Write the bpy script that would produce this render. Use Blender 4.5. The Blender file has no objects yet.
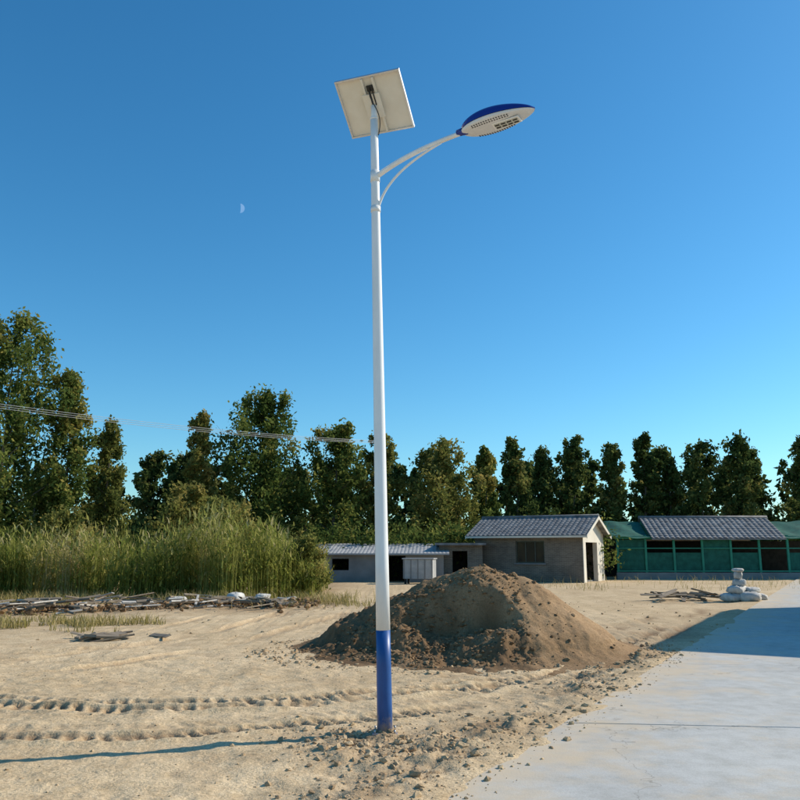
import bpy, math, random
import numpy as np
from mathutils import Vector, Matrix
random.seed(7)
RNG = np.random.default_rng(11)
S = bpy.context.scene
COL = S.collection

# ------------------------------------------------------------------ helpers
def link(o, parent=None):
    COL.objects.link(o)
    if parent is not None:
        o.parent = parent
    return o

def empty(name, loc=(0,0,0), rz=0.0, rot=None):
    e = bpy.data.objects.new(name, None)
    e.empty_display_size = 0.2
    e.location = loc
    e.rotation_euler = rot if rot else (0,0,rz)
    return link(e)

def np_mesh(name, verts, faces, mats=(), mat_idx=None, smooth=False, fattr=None, vattr=None):
    verts = np.asarray(verts, dtype=np.float32).reshape(-1,3)
    faces = np.asarray(faces, dtype=np.int32)
    n,k = faces.shape
    me = bpy.data.meshes.new(name)
    me.vertices.add(len(verts)); me.vertices.foreach_set('co', verts.ravel())
    me.loops.add(n*k); me.loops.foreach_set('vertex_index', faces.ravel())
    me.polygons.add(n)
    me.polygons.foreach_set('loop_start', np.arange(0,n*k,k,dtype=np.int32))
    for m in mats: me.materials.append(m)
    if mat_idx is not None: me.polygons.foreach_set('material_index', np.asarray(mat_idx,dtype=np.int32))
    me.update(calc_edges=True)
    me.polygons.foreach_set('use_smooth', np.full(n, smooth, dtype=bool))
    for d,dom in ((fattr,'FACE'),(vattr,'POINT')):
        if d:
            for key,val in d.items():
                a = me.attributes.new(key,'FLOAT',dom)
                a.data.foreach_set('value', np.asarray(val,dtype=np.float32))
    return me

def obj(name, me, parent=None, loc=None, rz=None):
    o = bpy.data.objects.new(name, me)
    link(o, parent)
    if loc is not None: o.location = loc
    if rz is not None: o.rotation_euler=(0,0,rz)
    return o

def pobj(name, verts, faces, mat, parent=None, smooth=False, bevel=0):
    me = bpy.data.meshes.new(name)
    me.from_pydata([tuple(v) for v in verts], [], faces)
    me.materials.append(mat)
    me.update()
    if smooth:
        for p in me.polygons: p.use_smooth=True
    o = obj(name, me, parent)
    if bevel:
        b=o.modifiers.new('bevel','BEVEL'); b.width=bevel; b.segments=2; b.limit_method='ANGLE'
    return o

BF=[(0,3,2,1),(4,5,6,7),(0,1,5,4),(1,2,6,5),(2,3,7,6),(3,0,4,7)]
def box_vf(c, s, M=None):
    vs=[]
    for z in (-.5,.5):
        for x,y in ((-.5,-.5),(.5,-.5),(.5,.5),(-.5,.5)):
            v=Vector((x*s[0],y*s[1],z*s[2]))
            if M: v=M@v
            vs.append(v+Vector(c))
    return vs
def boxes(name, items, mat, parent=None, bevel=0):
    V=[];F=[]
    for it in items:
        b=len(V); V+=box_vf(*it); F+=[tuple(i+b for i in f) for f in BF]
    return pobj(name,V,F,mat,parent,bevel=bevel)

def tube(pts, rad, sides=8, caps=False):
    pts=[Vector(p) for p in pts]; n=len(pts); V=[];Q=[]
    up=Vector((0.31,0.17,0.93)).normalized()
    for i,p in enumerate(pts):
        t=(pts[min(i+1,n-1)]-pts[max(i-1,0)]).normalized()
        a=t.cross(up)
        if a.length<1e-3: a=t.cross(Vector((1,0,0)))
        a.normalize(); b=t.cross(a).normalized()
        for k in range(sides):
            th=2*math.pi*k/sides
            V.append(p+(a*math.cos(th)+b*math.sin(th))*rad[i])
    for i in range(n-1):
        for k in range(sides):
            k2=(k+1)%sides
            Q.append((i*sides+k,i*sides+k2,(i+1)*sides+k2,(i+1)*sides+k))
    return V,Q
def tube_obj(name, pts, rad, mat, parent=None, sides=20):
    V,Q=tube(pts,rad,sides)
    n=len(pts)
    F=list(Q)+[tuple(range(sides-1,-1,-1)), tuple((n-1)*sides+k for k in range(sides))]
    o=pobj(name,V,F,mat,parent)
    for p in o.data.polygons:
        if len(p.vertices)==4: p.use_smooth=True
    return o

def hash2(ix,iy,seed=0):
    h=(ix*374761393+iy*668265263+seed*9176131)&0xffffffff
    h=((h^(h>>13))*1274126177)&0xffffffff
    return ((h^(h>>16))&0xffff)/65535.0
def vnoise(x,y,seed=0):
    xf=np.floor(x);yf=np.floor(y);ix=xf.astype(np.int64);iy=yf.astype(np.int64)
    u=x-xf;v=y-yf;u=u*u*(3-2*u);v=v*v*(3-2*v)
    a=hash2(ix,iy,seed);b=hash2(ix+1,iy,seed);c=hash2(ix,iy+1,seed);d=hash2(ix+1,iy+1,seed)
    return (a*(1-u)+b*u)*(1-v)+(c*(1-u)+d*u)*v
def fbm(x,y,sc,octv=4,seed=0,gain=.5):
    r=0;amp=1;tot=0;f=1/sc
    for o in range(octv):
        r=r+amp*(vnoise(x*f*math.cos(o)-y*f*math.sin(o)+o*13.7, x*f*math.sin(o)+y*f*math.cos(o)-o*7.1,seed+o)*2-1)
        tot+=amp;amp*=gain;f*=2.07
    return r/tot
def sstep(a,b,x):
    t=np.clip((x-a)/(b-a),0,1);return t*t*(3-2*t)

# ------------------------------------------------------------------ materials
def mat(name):
    m=bpy.data.materials.new(name);m.use_nodes=True
    nt=m.node_tree;b=nt.nodes['Principled BSDF']
    return m,nt,b
def N(nt,t,**k):
    n=nt.nodes.new(t)
    for a,v in k.items(): setattr(n,a,v)
    return n
def ramp(nt,fac,stops):
    r=N(nt,'ShaderNodeValToRGB');e=r.color_ramp.elements
    while len(e)<len(stops): e.new(.5)
    for i,(p,c) in enumerate(stops):
        e[i].position=p;e[i].color=(*c,1)
    nt.links.new(fac,r.inputs[0]);return r
def noise(nt,scale,detail=4,rough=.55,coord='Object',vec=None,stretch=None):
    n=N(nt,'ShaderNodeTexNoise');n.inputs['Scale'].default_value=scale;n.inputs['Detail'].default_value=detail;n.inputs['Roughness'].default_value=rough
    if vec is None:
        vec=N(nt,'ShaderNodeTexCoord').outputs[coord]
    if stretch:
        mp=N(nt,'ShaderNodeMapping');mp.inputs['Scale'].default_value=stretch
        nt.links.new(vec,mp.inputs[0]);vec=mp.outputs[0]
    nt.links.new(vec,n.inputs['Vector']);return n
def simple(name,c1,c2,scale=3,rough=.7,bump=.0,bscale=None,metal=0,stretch=None,spec=.4):
    m,nt,b=mat(name)
    n=noise(nt,scale,stretch=stretch)
    r=ramp(nt,n.outputs['Fac'],[(.32,c1),(.68,c2)])
    nt.links.new(r.outputs[0],b.inputs['Base Color'])
    b.inputs['Roughness'].default_value=rough;b.inputs['Metallic'].default_value=metal
    b.inputs['Specular IOR Level'].default_value=spec
    if bump:
        n2=noise(nt,bscale or scale*6,stretch=stretch)
        bp=N(nt,'ShaderNodeBump');bp.inputs['Strength'].default_value=bump;bp.inputs['Distance'].default_value=.02
        nt.links.new(n2.outputs['Fac'],bp.inputs['Height']);nt.links.new(bp.outputs[0],b.inputs['Normal'])
    return m
def mixc(nt,fac,a,b,mode='MIX'):
    m=N(nt,'ShaderNodeMix',data_type='RGBA',blend_type=mode)
    for s,v in ((0,fac),(6,a),(7,b)):
        if isinstance(v,(int,float)): m.inputs[s].default_value=v
        elif isinstance(v,tuple): m.inputs[s].default_value=(*v,1)
        else: nt.links.new(v,m.inputs[s])
    return m.outputs[2]

def soil_mat(name,light,mid,dark):
    m,nt,b=mat(name)
    n1=noise(nt,.35,4);n2=noise(nt,3.1,5,.65);n3=noise(nt,38,3,.7)
    r1=ramp(nt,n1.outputs['Fac'],[(.35,light),(.62,mid)])
    r2=ramp(nt,n2.outputs['Fac'],[(.30,(.76,.73,.69)),(.58,(1,1,1))])
    r3=ramp(nt,n3.outputs['Fac'],[(.30,(.70,.68,.65)),(.62,(1.06,1.05,1.04))])
    c=mixc(nt,1.0,r1.outputs[0],r2.outputs[0],'MULTIPLY')
    c=mixc(nt,.8,c,r3.outputs[0],'MULTIPLY')
    at=N(nt,'ShaderNodeAttribute',attribute_name='soil')
    c=mixc(nt,at.outputs['Fac'],c,dark)
    c2=mixc(nt,.5,c,r3.outputs[0],'MULTIPLY')
    nt.links.new(c2,b.inputs['Base Color'])
    b.inputs['Roughness'].default_value=.95;b.inputs['Specular IOR Level'].default_value=.1
    n4=noise(nt,14,4,.75)
    ad=N(nt,'ShaderNodeMath',operation='MULTIPLY_ADD');ad.inputs[1].default_value=.3
    nt.links.new(n3.outputs['Fac'],ad.inputs[0]);nt.links.new(n4.outputs['Fac'],ad.inputs[2])
    bp=N(nt,'ShaderNodeBump');bp.inputs['Strength'].default_value=.6;bp.inputs['Distance'].default_value=.03
    nt.links.new(ad.outputs[0],bp.inputs['Height'])
    nt.links.new(bp.outputs[0],b.inputs['Normal'])
    return m
M_GROUND=soil_mat('sandy_soil',(.75,.585,.375),(.65,.495,.305),(.27,.175,.10))
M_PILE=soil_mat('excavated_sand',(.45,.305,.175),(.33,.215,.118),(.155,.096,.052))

def concrete_mat():
    m,nt,b=mat('concrete_road')
    n1=noise(nt,.5,4);n2=noise(nt,5,5,.7);n3=noise(nt,60,3,.7)
    r1=ramp(nt,n1.outputs['Fac'],[(.35,(.50,.485,.45)),(.65,(.59,.575,.53))])
    r2=ramp(nt,n2.outputs['Fac'],[(.3,(.80,.79,.76)),(.6,(1,1,1))])
    r3=ramp(nt,n3.outputs['Fac'],[(.3,(.86,.86,.86)),(.6,(1,1,1))])
    c=mixc(nt,1.0,r1.outputs[0],r2.outputs[0],'MULTIPLY');c=mixc(nt,1.0,c,r3.outputs[0],'MULTIPLY')
    n4=noise(nt,1.3,7,.72)
    tc=N(nt,'ShaderNodeTexCoord');dp=N(nt,'ShaderNodeVectorMath',operation='DOT_PRODUCT')
    dp.inputs[1].default_value=(.878,-.479,0);nt.links.new(tc.outputs['Object'],dp.inputs[0])
    mr=N(nt,'ShaderNodeMapRange');k0=.336*.878-5.77*.479
    mr.inputs['From Min'].default_value=k0;mr.inputs['From Max'].default_value=k0+1.3
    mr.inputs['To Min'].default_value=.26;mr.inputs['To Max'].default_value=0
    nt.links.new(dp.outputs['Value'],mr.inputs['Value'])
    ad=N(nt,'ShaderNodeMath',operation='ADD');nt.links.new(n4.outputs['Fac'],ad.inputs[0]);nt.links.new(mr.outputs[0],ad.inputs[1])
    d=ramp(nt,ad.outputs[0],[(.51,(0,0,0)),(.78,(.85,.85,.85))])
    c=mixc(nt,d.outputs[0],c,(.62,.49,.33))
    wv=N(nt,'ShaderNodeTexVoronoi',feature='DISTANCE_TO_EDGE');wv.inputs['Scale'].default_value=.33
    nn=noise(nt,1.2,4,.7);va=N(nt,'ShaderNodeVectorMath',operation='ADD');sc=N(nt,'ShaderNodeVectorMath',operation='SCALE');sc.inputs['Scale'].default_value=1.3
    nt.links.new(nn.outputs['Color'],sc.inputs[0]);nt.links.new(sc.outputs[0],va.inputs[0]);nt.links.new(tc.outputs['Object'],va.inputs[1]);nt.links.new(va.outputs[0],wv.inputs['Vector'])
    cr=ramp(nt,wv.outputs['Distance'],[(0,(.5,.47,.43)),(.0035,(1,1,1))])
    c=mixc(nt,.7,c,cr.outputs[0],'MULTIPLY')
    nt.links.new(c,b.inputs['Base Color']);b.inputs['Roughness'].default_value=.75
    b.inputs['Specular IOR Level'].default_value=.3
    bp=N(nt,'ShaderNodeBump');bp.inputs['Strength'].default_value=.3;bp.inputs['Distance'].default_value=.006
    nt.links.new(n3.outputs['Fac'],bp.inputs['Height']);nt.links.new(bp.outputs[0],b.inputs['Normal'])
    return m
M_ROAD=concrete_mat()

def leaf_mat(name,stops,trans=.35):
    m,nt,b=mat(name)
    at=N(nt,'ShaderNodeAttribute',attribute_name='tint')
    r=ramp(nt,at.outputs['Fac'],stops)
    df=N(nt,'ShaderNodeBsdfDiffuse');nt.links.new(r.outputs[0],df.inputs[0])
    tr=N(nt,'ShaderNodeBsdfTranslucent');nt.links.new(r.outputs[0],tr.inputs[0])
    mx=N(nt,'ShaderNodeMixShader');mx.inputs[0].default_value=trans
    nt.links.new(df.outputs[0],mx.inputs[1]);nt.links.new(tr.outputs[0],mx.inputs[2])
    nt.links.new(mx.outputs[0],nt.nodes['Material Output'].inputs[0])
    nt.nodes.remove(b)
    return m
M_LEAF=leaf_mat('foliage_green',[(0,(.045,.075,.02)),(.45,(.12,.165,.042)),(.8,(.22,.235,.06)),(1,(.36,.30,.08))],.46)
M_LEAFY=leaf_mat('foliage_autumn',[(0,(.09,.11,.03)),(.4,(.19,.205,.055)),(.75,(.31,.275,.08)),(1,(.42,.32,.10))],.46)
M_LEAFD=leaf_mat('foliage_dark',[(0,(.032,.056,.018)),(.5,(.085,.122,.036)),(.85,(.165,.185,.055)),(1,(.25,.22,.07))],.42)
M_REED=leaf_mat('reed_leaves',[(0,(.12,.155,.032)),(.35,(.25,.28,.06)),(.7,(.40,.38,.11)),(1,(.56,.47,.24))],.45)
M_DRY=leaf_mat('dry_grass',[(0,(.22,.20,.06)),(.5,(.38,.31,.12)),(1,(.52,.42,.21))],.3)
M_BARK=simple('bark',(.10,.08,.06),(.20,.17,.13),8,.9,stretch=(1,1,.2))

# ------------------------------------------------------------------ ground + road geometry
E0=(0.336,5.77);RX,RY=.479,.878
def edge_d(x,y): return (x-E0[0])*RY-(y-E0[1])*RX
POLE=(-.136,7.70)
def spline(pts,n=14):
    P=[np.array(p,float) for p in pts];P=[2*P[0]-P[1]]+P+[2*P[-1]-P[-2]];out=[]
    for i in range(1,len(P)-2):
        for k in range(n):
            t=k/n;a,b,c,d=P[i-1:i+3]
            out.append(.5*((2*b)+(-a+c)*t+(2*a-5*b+4*c-d)*t*t+(-a+3*b-3*c+d)*t**3))
    out.append(P[-2]);return np.array(out)
def offset(pl,o):
    t=np.gradient(pl,axis=0);t/=np.linalg.norm(t,axis=1)[:,None]
    return pl+np.stack([-t[:,1],t[:,0]],1)*o
pA=spline([(-14,8.6),(-9,8.1),(-5,7.65),(-2.6,7.55),(-1.0,8.05),(.5,8.9),(1.7,10.2),(3.0,11.9),(5.0,15.6),(9,23)],9)
pB=spline([(-14,11.9),(-9,10.9),(-6,9.9),(-3.4,9.3),(-1.2,9.5),(.6,10.4),(1.8,11.1),(3.6,12.9)],9)
pC=spline([(-13,9.3),(-7,10.0),(-4.6,11.6),(-3.0,14.5),(-2.0,19),(-.5,25),(3,31)],9)
pD=spline([(-14,13.5),(-9,12.8),(-5.6,13.6),(-3.9,16.5),(-3.2,22),(-2,30)],9)
TR=[(pA,.15,1),(offset(pA,.46),.14,1),(offset(pA,1.25),.15,1),(pB,.15,1),(offset(pB,-.36),.13,1),(pC,.16,0),(offset(pC,1.5),.16,0),(pD,.15,0),(offset(pD,1.4),.15,0)]
def track_fields(x,y):
    h=np.zeros_like(x);mask=np.zeros_like(x)
    sel=np.where((np.abs(x)<16)&(y>4)&(y<34))[0]
    xs=x[sel]+.07*fbm(x[sel],y[sel],1.2,3,91);ys=y[sel]+.07*fbm(x[sel],y[sel],1.1,3,92)
    hh=np.zeros_like(xs);mm=np.zeros_like(xs)
    for j,(pl,w,tread) in enumerate(TR):
        best=np.full(xs.shape,1e9);sg=np.zeros_like(xs);al=np.zeros_like(xs);acc=0
        for i in range(len(pl)-1):
            a=pl[i];d=pl[i+1]-a;L=np.hypot(*d)
            t=np.clip(((xs-a[0])*d[0]+(ys-a[1])*d[1])/L**2,0,1)
            ex=xs-a[0]-t*d[0];ey=ys-a[1]-t*d[1];dd=ex*ex+ey*ey
            m=dd<best;best[m]=dd[m]
            s=(d[0]*ey-d[1]*ex)/L
            sg[m]=s[m];al[m]=(acc+t*L)[m];acc+=L
        dist=np.sqrt(best)
        inn=1-sstep(w*.8,w*1.15,dist)
        rim=np.exp(-((dist-w*1.35)/(w*.35))**2)
        fade=.2+.8*sstep(.25,.55,vnoise(xs*.55+j*9.3,ys*.55,31))
        if tread: rib=sstep(-.4,.6,np.sin(2*np.pi*(al/(.155+.02*(j%3))+np.where(sg>0,1,.35)*np.abs(sg)*3.0)))*1.5-.6
        else: rib=sstep(-.3,.5,np.sin(2*np.pi*(al/.12+np.abs(sg)*1.2)))*.7-.3
        rib=rib*(.25+1.2*vnoise(xs*4,ys*4,35))+.5*(vnoise(xs*13,ys*13,36)-.5)
        hh+=fade*(inn*(-.030+(.028 if tread else .010)*rib)+rim*.022*(.4+vnoise(xs*6,ys*6,37)))
        mm=np.maximum(mm,inn*fade*(.62 if tread else .34)*(1-.8*np.clip(rib,-.4,1)))
    h[sel]=hh;mask[sel]=mm
    return h,np.clip(mask,0,.75)
def ground_h(x,y,fields=False):
    e=edge_d(x,y)+.26*fbm(x,y,.8,4,5)
    near=1-sstep(20,45,np.hypot(x,y-8))
    h=.035*fbm(x,y,3.2,3,1)+.030*fbm(x,y,.5,4,2)*near+.012*fbm(x,y,.09,3,3)*near
    th,tm=track_fields(x,y)
    offroad=1-sstep(-.35,-.05,edge_d(x,y))
    h=h+th*offroad
    e0=edge_d(x,y)
    berm=np.exp(-((e0+.50)/.38)**2)*sstep(4.0,6.5,y)*(1-sstep(14,19,y))*(.45+.55*sstep(.3,.6,vnoise(x*.9,y*.9,77)))
    foot=np.exp(-(((x-POLE[0]+.15)/.55)**2+((y-POLE[1]+.42)/.60)**2))
    dist=np.clip(berm*.75+foot*.9,0,1)
    cl=np.clip(fbm(x,y,.28,4,9,.62)+.05,-.4,1)
    cl2=np.clip(fbm(x,y,.11,3,19,.6),-.2,1)
    h=h+dist*(.03+.12*cl+.06*cl2)
    lap=sstep(-.7,-.12,e)*(1-sstep(.0,.40,e))
    h=h*(1-.55*sstep(-.4,0,e))+.064*lap*(.8+.5*fbm(x,y,.6,3,12))
    on=sstep(.06,.50,e)*(1-sstep(5.0,5.4,e))
    h=h*(1-on)-.06*on
    foot2=np.exp(-(((x-POLE[0])**2+(y-POLE[1])**2)/.03))
    h=h*(1-.6*foot2)+.045*foot2
    if fields:
        soil=np.clip(dist*(.62+.6*fbm(x,y,.4,3,21))+tm*offroad,0,.9)
        soil+=.34*sstep(.05,.5,fbm(x,y,3.5,4,41))*(1-sstep(18,28,y))*.7
        soil+=.24*sstep(.1,.5,fbm(x,y,.7,4,47))*near
        soil+=.55*sstep(20.5,24,y+.8*fbm(x,y,2,3,44)-.35*np.clip(x+6,-5,3))*(1-sstep(-4,-1,x))
        return h,np.clip(soil,0,.95)
    return h
def axis(lo,hi,step,far_lo,far_hi,g=1.075):
    c=list(np.arange(lo,hi,step));s=step;v=c[-1]
    while v<far_hi: s*=g;v+=s;c.append(v)
    s=step;v=lo;pre=[]
    while v>far_lo: s*=g;v-=s;pre.append(v)
    return np.array(pre[::-1]+c)
gx=axis(-6.2,4.6,.030,-900,900);gy=axis(5.0,12.6,.030,-300,1500)
X,Y=np.meshgrid(gx,gy)
H,SO=ground_h(X.ravel(),Y.ravel(),True)
V=np.stack([X.ravel(),Y.ravel(),H],1)
ny,nx=X.shape
i=np.arange(ny-1)[:,None]*nx+np.arange(nx-1)[None,:]
F=np.stack([i,i+1,i+1+nx,i+nx],-1).reshape(-1,4)
obj('ground',np_mesh('ground',V,F,[M_GROUND],smooth=True,vattr={'soil':SO}))

def road():
    V=[];Fc=[]
    W=5.1
    def P(e,w,z):
        t=(w-(E0[1]-e*RX)-.1*(E0[0]+e*RY))/(RY+.1*RX)
        return (E0[0]+t*RX+e*RY,E0[1]+t*RY-e*RX,z)
    ws=[8.14+4.2*k for k in range(-9,40)]
    for a,b in zip(ws[:-1],ws[1:]):
        g=.009;k=len(V)
        zt=.05+random.uniform(-.002,.002)
        zb=-.13
        c=[(0,a+g),(W,a+g),(W,b-g),(0,b-g)]
        V+=[P(e,w,zb) for e,w in c]+[P(e,w,zt) for e,w in c]
        Fc+=[tuple(q+k for q in f) for f in BF]
    o=pobj('concrete_road',V,Fc,M_ROAD,bevel=.006)
road()
M_DARK=simple('joint_filler',(.12,.10,.075),(.25,.20,.14),10,.9)
Vj=[];
for t in (-45,170):
    for e in (.05,5.05): Vj.append((E0[0]+t*RX+e*RY,E0[1]+t*RY-e*RX,.036))
jf=pobj('road_joint_filler',[Vj[0],Vj[1],Vj[3],Vj[2]],[(0,1,2,3)],M_DARK)

# clods and pebbles
t=(1+5**.5)/2
ICO=np.array([(-1,t,0),(1,t,0),(-1,-t,0),(1,-t,0),(0,-1,t),(0,1,t),(0,-1,-t),(0,1,-t),(t,0,-1),(t,0,1),(-t,0,-1),(-t,0,1)],float)/1.9
ICF=np.array([(0,11,5),(0,5,1),(0,1,7),(0,7,10),(0,10,11),(1,5,9),(5,11,4),(11,10,2),(10,7,6),(7,1,8),(3,9,4),(3,4,2),(3,2,6),(3,6,8),(3,8,9),(4,9,5),(2,4,11),(6,2,10),(8,6,7),(9,8,1)])
def scatter(name,pos,size,m,soil):
    n=len(pos)
    v=ICO[None]*(1+RNG.uniform(-.35,.35,(n,12,1)))*size[:,None,None]*RNG.uniform(.6,1.2,(n,1,3))*np.array([1,1,.7])
    a=RNG.uniform(0,6.28,n);ca,sa=np.cos(a)[:,None],np.sin(a)[:,None]
    x=v[...,0]*ca-v[...,1]*sa;y=v[...,0]*sa+v[...,1]*ca
    v=np.stack([x,y,v[...,2]],-1)+pos[:,None,:]
    f=ICF[None]+(np.arange(n)*12)[:,None,None]
    so=np.repeat(soil,12)
    return obj(name,np_mesh(name,v.reshape(-1,3),f.reshape(-1,3),[m],vattr={'soil':so}))
ps=[];sz=[]
def add(n,fx,s0,s1):
    for _ in range(n):
        x,y=fx();ps.append((x,y));sz.append(s0*(s1/s0)**(random.random()**2.6))
def bermpt():
    while True:
        tt=random.uniform(-1,9.5);e=random.gauss(-.45,.33)
        x,y=E0[0]+tt*RX+e*RY,E0[1]+tt*RY-e*RX
        if random.random()<.15+float(sstep(.3,.6,vnoise(np.array([x*.9]),np.array([y*.9]),77))[0]): return x,y
add(2600,bermpt,.005,.040)
add(1000,lambda:(random.gauss(POLE[0]-.15,.38),random.gauss(POLE[1]-.40,.38)),.006,.045)
add(2600,lambda:(random.uniform(-7,5),random.uniform(5.2,14)),.004,.018)
add(1300,lambda:(1+3.3*math.cos(a:=random.uniform(0,6.28))*random.uniform(.75,1.1),13.9+2.4*math.sin(a)*random.uniform(.8,1.15)),.01,.055)
add(700,lambda:(random.uniform(-16,9),random.uniform(14,27)),.012,.05)
ps=np.array(ps);sz=np.array(sz)
k=edge_d(ps[:,0],ps[:,1])<.30;ps=ps[k];sz=sz[k]
gh=ground_h(ps[:,0],ps[:,1])
gh=np.maximum(gh,np.where(edge_d(ps[:,0],ps[:,1])>0,.05,-1))
scatter('soil_clods',np.column_stack([ps,gh+sz*.10]),sz,M_GROUND,RNG.uniform(.1,.75,len(ps)))

# ------------------------------------------------------------------ sand pile
def pile_h(x,y):
    wx=x+.18*fbm(x,y,1.1,3,51);wy=y+.18*fbm(x,y,1.1,3,52)
    cr=[(-.15,14.5,.88),(.55,14.3,1.20),(1.35,14.0,1.40),(1.95,14.0,1.22),(2.5,14.2,.82)]
    h=np.full(x.shape,-9.)
    for a,b in zip(cr[:-1],cr[1:]):
        d=np.array([b[0]-a[0],b[1]-a[1]]);L2=d@d
        tt=np.clip(((wx-a[0])*d[0]+(wy-a[1])*d[1])/L2,0,1)
        dist=np.hypot(wx-a[0]-tt*d[0],wy-a[1]-tt*d[1])
        hh=a[2]+(b[2]-a[2])*tt-(np.sqrt(dist**2+.02)-.14)*.66
        h=np.maximum(h,hh)
    h=np.where(h<.25,.25*np.exp((h-.25)/.25*.9)-.03,h)
    q=np.hypot((wx-.62)/1.60,(wy-11.7)/1.95)+.09*fbm(x,y,.5,3,53)
    s=1-sstep(.86,1.04,q)
    floor=.08+.40*np.clip(q,0,1)**2+.26*fbm(x,y,.6,4,55)
    h2=np.minimum(h,np.maximum(floor,0))
    h=h*(1-s)+h2*s
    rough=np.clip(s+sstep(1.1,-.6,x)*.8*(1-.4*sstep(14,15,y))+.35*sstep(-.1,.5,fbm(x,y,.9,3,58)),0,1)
    h=h+np.clip(h*6,0,1)*(.04*fbm(x,y,.25,4,56,.62)+rough*(.16*np.clip(fbm(x,y,.30,4,57,.68),-.35,1)+.07*np.clip(fbm(x,y,.12,3,59,.6),-.2,1)))
    return h,rough
px=np.arange(-3.0,5.0,.026);py=np.arange(11.0,17.6,.026)
X,Y=np.meshgrid(px,py);h,rg=pile_h(X.ravel(),Y.ravel())
bd=np.maximum(np.abs(X.ravel()-1.0)/4.0,np.abs(Y.ravel()-14.3)/3.3)
h=h-.5*sstep(.86,1,bd)
h=h-.02
V=np.stack([X.ravel(),Y.ravel(),h],1);ny,nx=X.shape
i=np.arange(ny-1)[:,None]*nx+np.arange(nx-1)[None,:]
F=np.stack([i,i+1,i+1+nx,i+nx],-1).reshape(-1,4)
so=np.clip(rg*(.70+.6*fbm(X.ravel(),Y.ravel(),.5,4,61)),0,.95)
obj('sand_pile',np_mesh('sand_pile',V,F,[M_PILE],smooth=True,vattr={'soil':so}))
n=3600
cx=RNG.normal(.5,1.1,n);cy=RNG.uniform(11.8,14.0,n)
hh,_=pile_h(cx,cy);cs=.010*(5.5)**(RNG.random(n)**2.5)
kk=(hh>.03)&((cx<2.0)|(RNG.random(n)<.25))
scatter('soil_lumps',np.column_stack([cx,cy,hh+cs*.1-.02])[kk],cs[kk],M_PILE,RNG.uniform(.0,.9,n)[kk])

# ------------------------------------------------------------------ solar street lamp
def paint(name,c,rough=.32,dirt=.12,metal=0):
    m,nt,b=mat(name)
    n=noise(nt,4,5,.7,stretch=(1,1,.25))
    r=ramp(nt,n.outputs['Fac'],[(.35,tuple(x*(1-dirt) for x in c)),(.6,c)])
    nt.links.new(r.outputs[0],b.inputs['Base Color']);b.inputs['Roughness'].default_value=rough
    b.inputs['Metallic'].default_value=metal
    return m
def blue_base_mat():
    m,nt,b=mat('blue_base_paint')
    n=noise(nt,5,5,.7,stretch=(1,1,.4))
    r=ramp(nt,n.outputs['Fac'],[(.35,(.010,.065,.24)),(.6,(.014,.10,.33))])
    sx=N(nt,'ShaderNodeSeparateXYZ');nt.links.new(N(nt,'ShaderNodeTexCoord').outputs['Object'],sx.inputs[0])
    n2=noise(nt,22,5,.7)
    s_=N(nt,'ShaderNodeMath',operation='MULTIPLY_ADD');s_.inputs[1].default_value=-2.6;s_.inputs[2].default_value=.55
    nt.links.new(sx.outputs[2],s_.inputs[0])
    a_=N(nt,'ShaderNodeMath',operation='ADD');nt.links.new(s_.outputs[0],a_.inputs[0]);nt.links.new(n2.outputs['Fac'],a_.inputs[1])
    d=ramp(nt,a_.outputs[0],[(.62,(0,0,0)),(1.0,(.75,.75,.75))])
    c=mixc(nt,d.outputs[0],r.outputs[0],(.42,.31,.19))
    nt.links.new(c,b.inputs['Base Color']);b.inputs['Roughness'].default_value=.42
    return m
M_WHITE=paint('white_powder_coat',(.87,.865,.85))
M_BLUE=blue_base_mat()
M_SHELL=paint('blue_lamp_shell',(.010,.028,.24),.28,.1)
M_GREY=paint('lamp_underside',(.72,.73,.74),.4,.1)
M_ALU=simple('aluminium',(.62,.62,.62),(.72,.72,.72),20,.35,metal=.6)
M_BACK=simple('panel_backsheet',(.74,.69,.59),(.80,.76,.67),6,.55)
M_BLACK=simple('black_plastic',(.015,.015,.015),(.03,.03,.03),8,.5)
M_STEEL=simple('galvanised_steel',(.35,.36,.37),(.5,.5,.5),14,.45,metal=.7)
def glassy(name,c,rough=.08):
    m,nt,b=mat(name);n=noise(nt,30)
    r=ramp(nt,n.outputs['Fac'],[(.3,c),(.7,tuple(q*1.3 for q in c))]);nt.links.new(r.outputs[0],b.inputs['Base Color'])
    b.inputs['Roughness'].default_value=rough;return m
M_CELL=glassy('solar_cells',(.006,.012,.05))
M_LENS=glassy('lamp_lens',(.45,.47,.42),.15)

lamp=empty('solar_street_lamp',(POLE[0],POLE[1],0))
lean=-.0223
def pp(z): return (lean*z,0,z)
def pr(z): return .071-(.071-.040)*z/6.0
tube_obj('blue_base_section',[pp(-.05),pp(.3),pp(.6),pp(.92)],[pr(0),pr(.3),pr(.6),pr(.92)],M_BLUE,lamp,32)
zs=[.9205,1.5,2.2,3,4,5,5.6,6.08]
tube_obj('white_pole',[pp(z) for z in zs],[pr(z) for z in zs],M_WHITE,lamp,32)
boxes('base_flange',[((0,0,.022),(.23,.23,.016))],M_BLUE,lamp,.004)
for k in range(4):
    x=.09*(1 if k in(0,3) else -1);y=.09*(1 if k<2 else -1)
    tube_obj('anchor_bolt_%d'%k,[(x,y,.028),(x,y,.06)],[.009,.009],M_STEEL,lamp,6)
boxes('inspection_door',[((pp(.62)[0]+.0,.067,.62),(.055,.01,.22))],M_BLUE,lamp,.004)
ax,ay=.878,-.479
def AP(s,z): return (lean*z+ax*s,ay*s,z)
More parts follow.
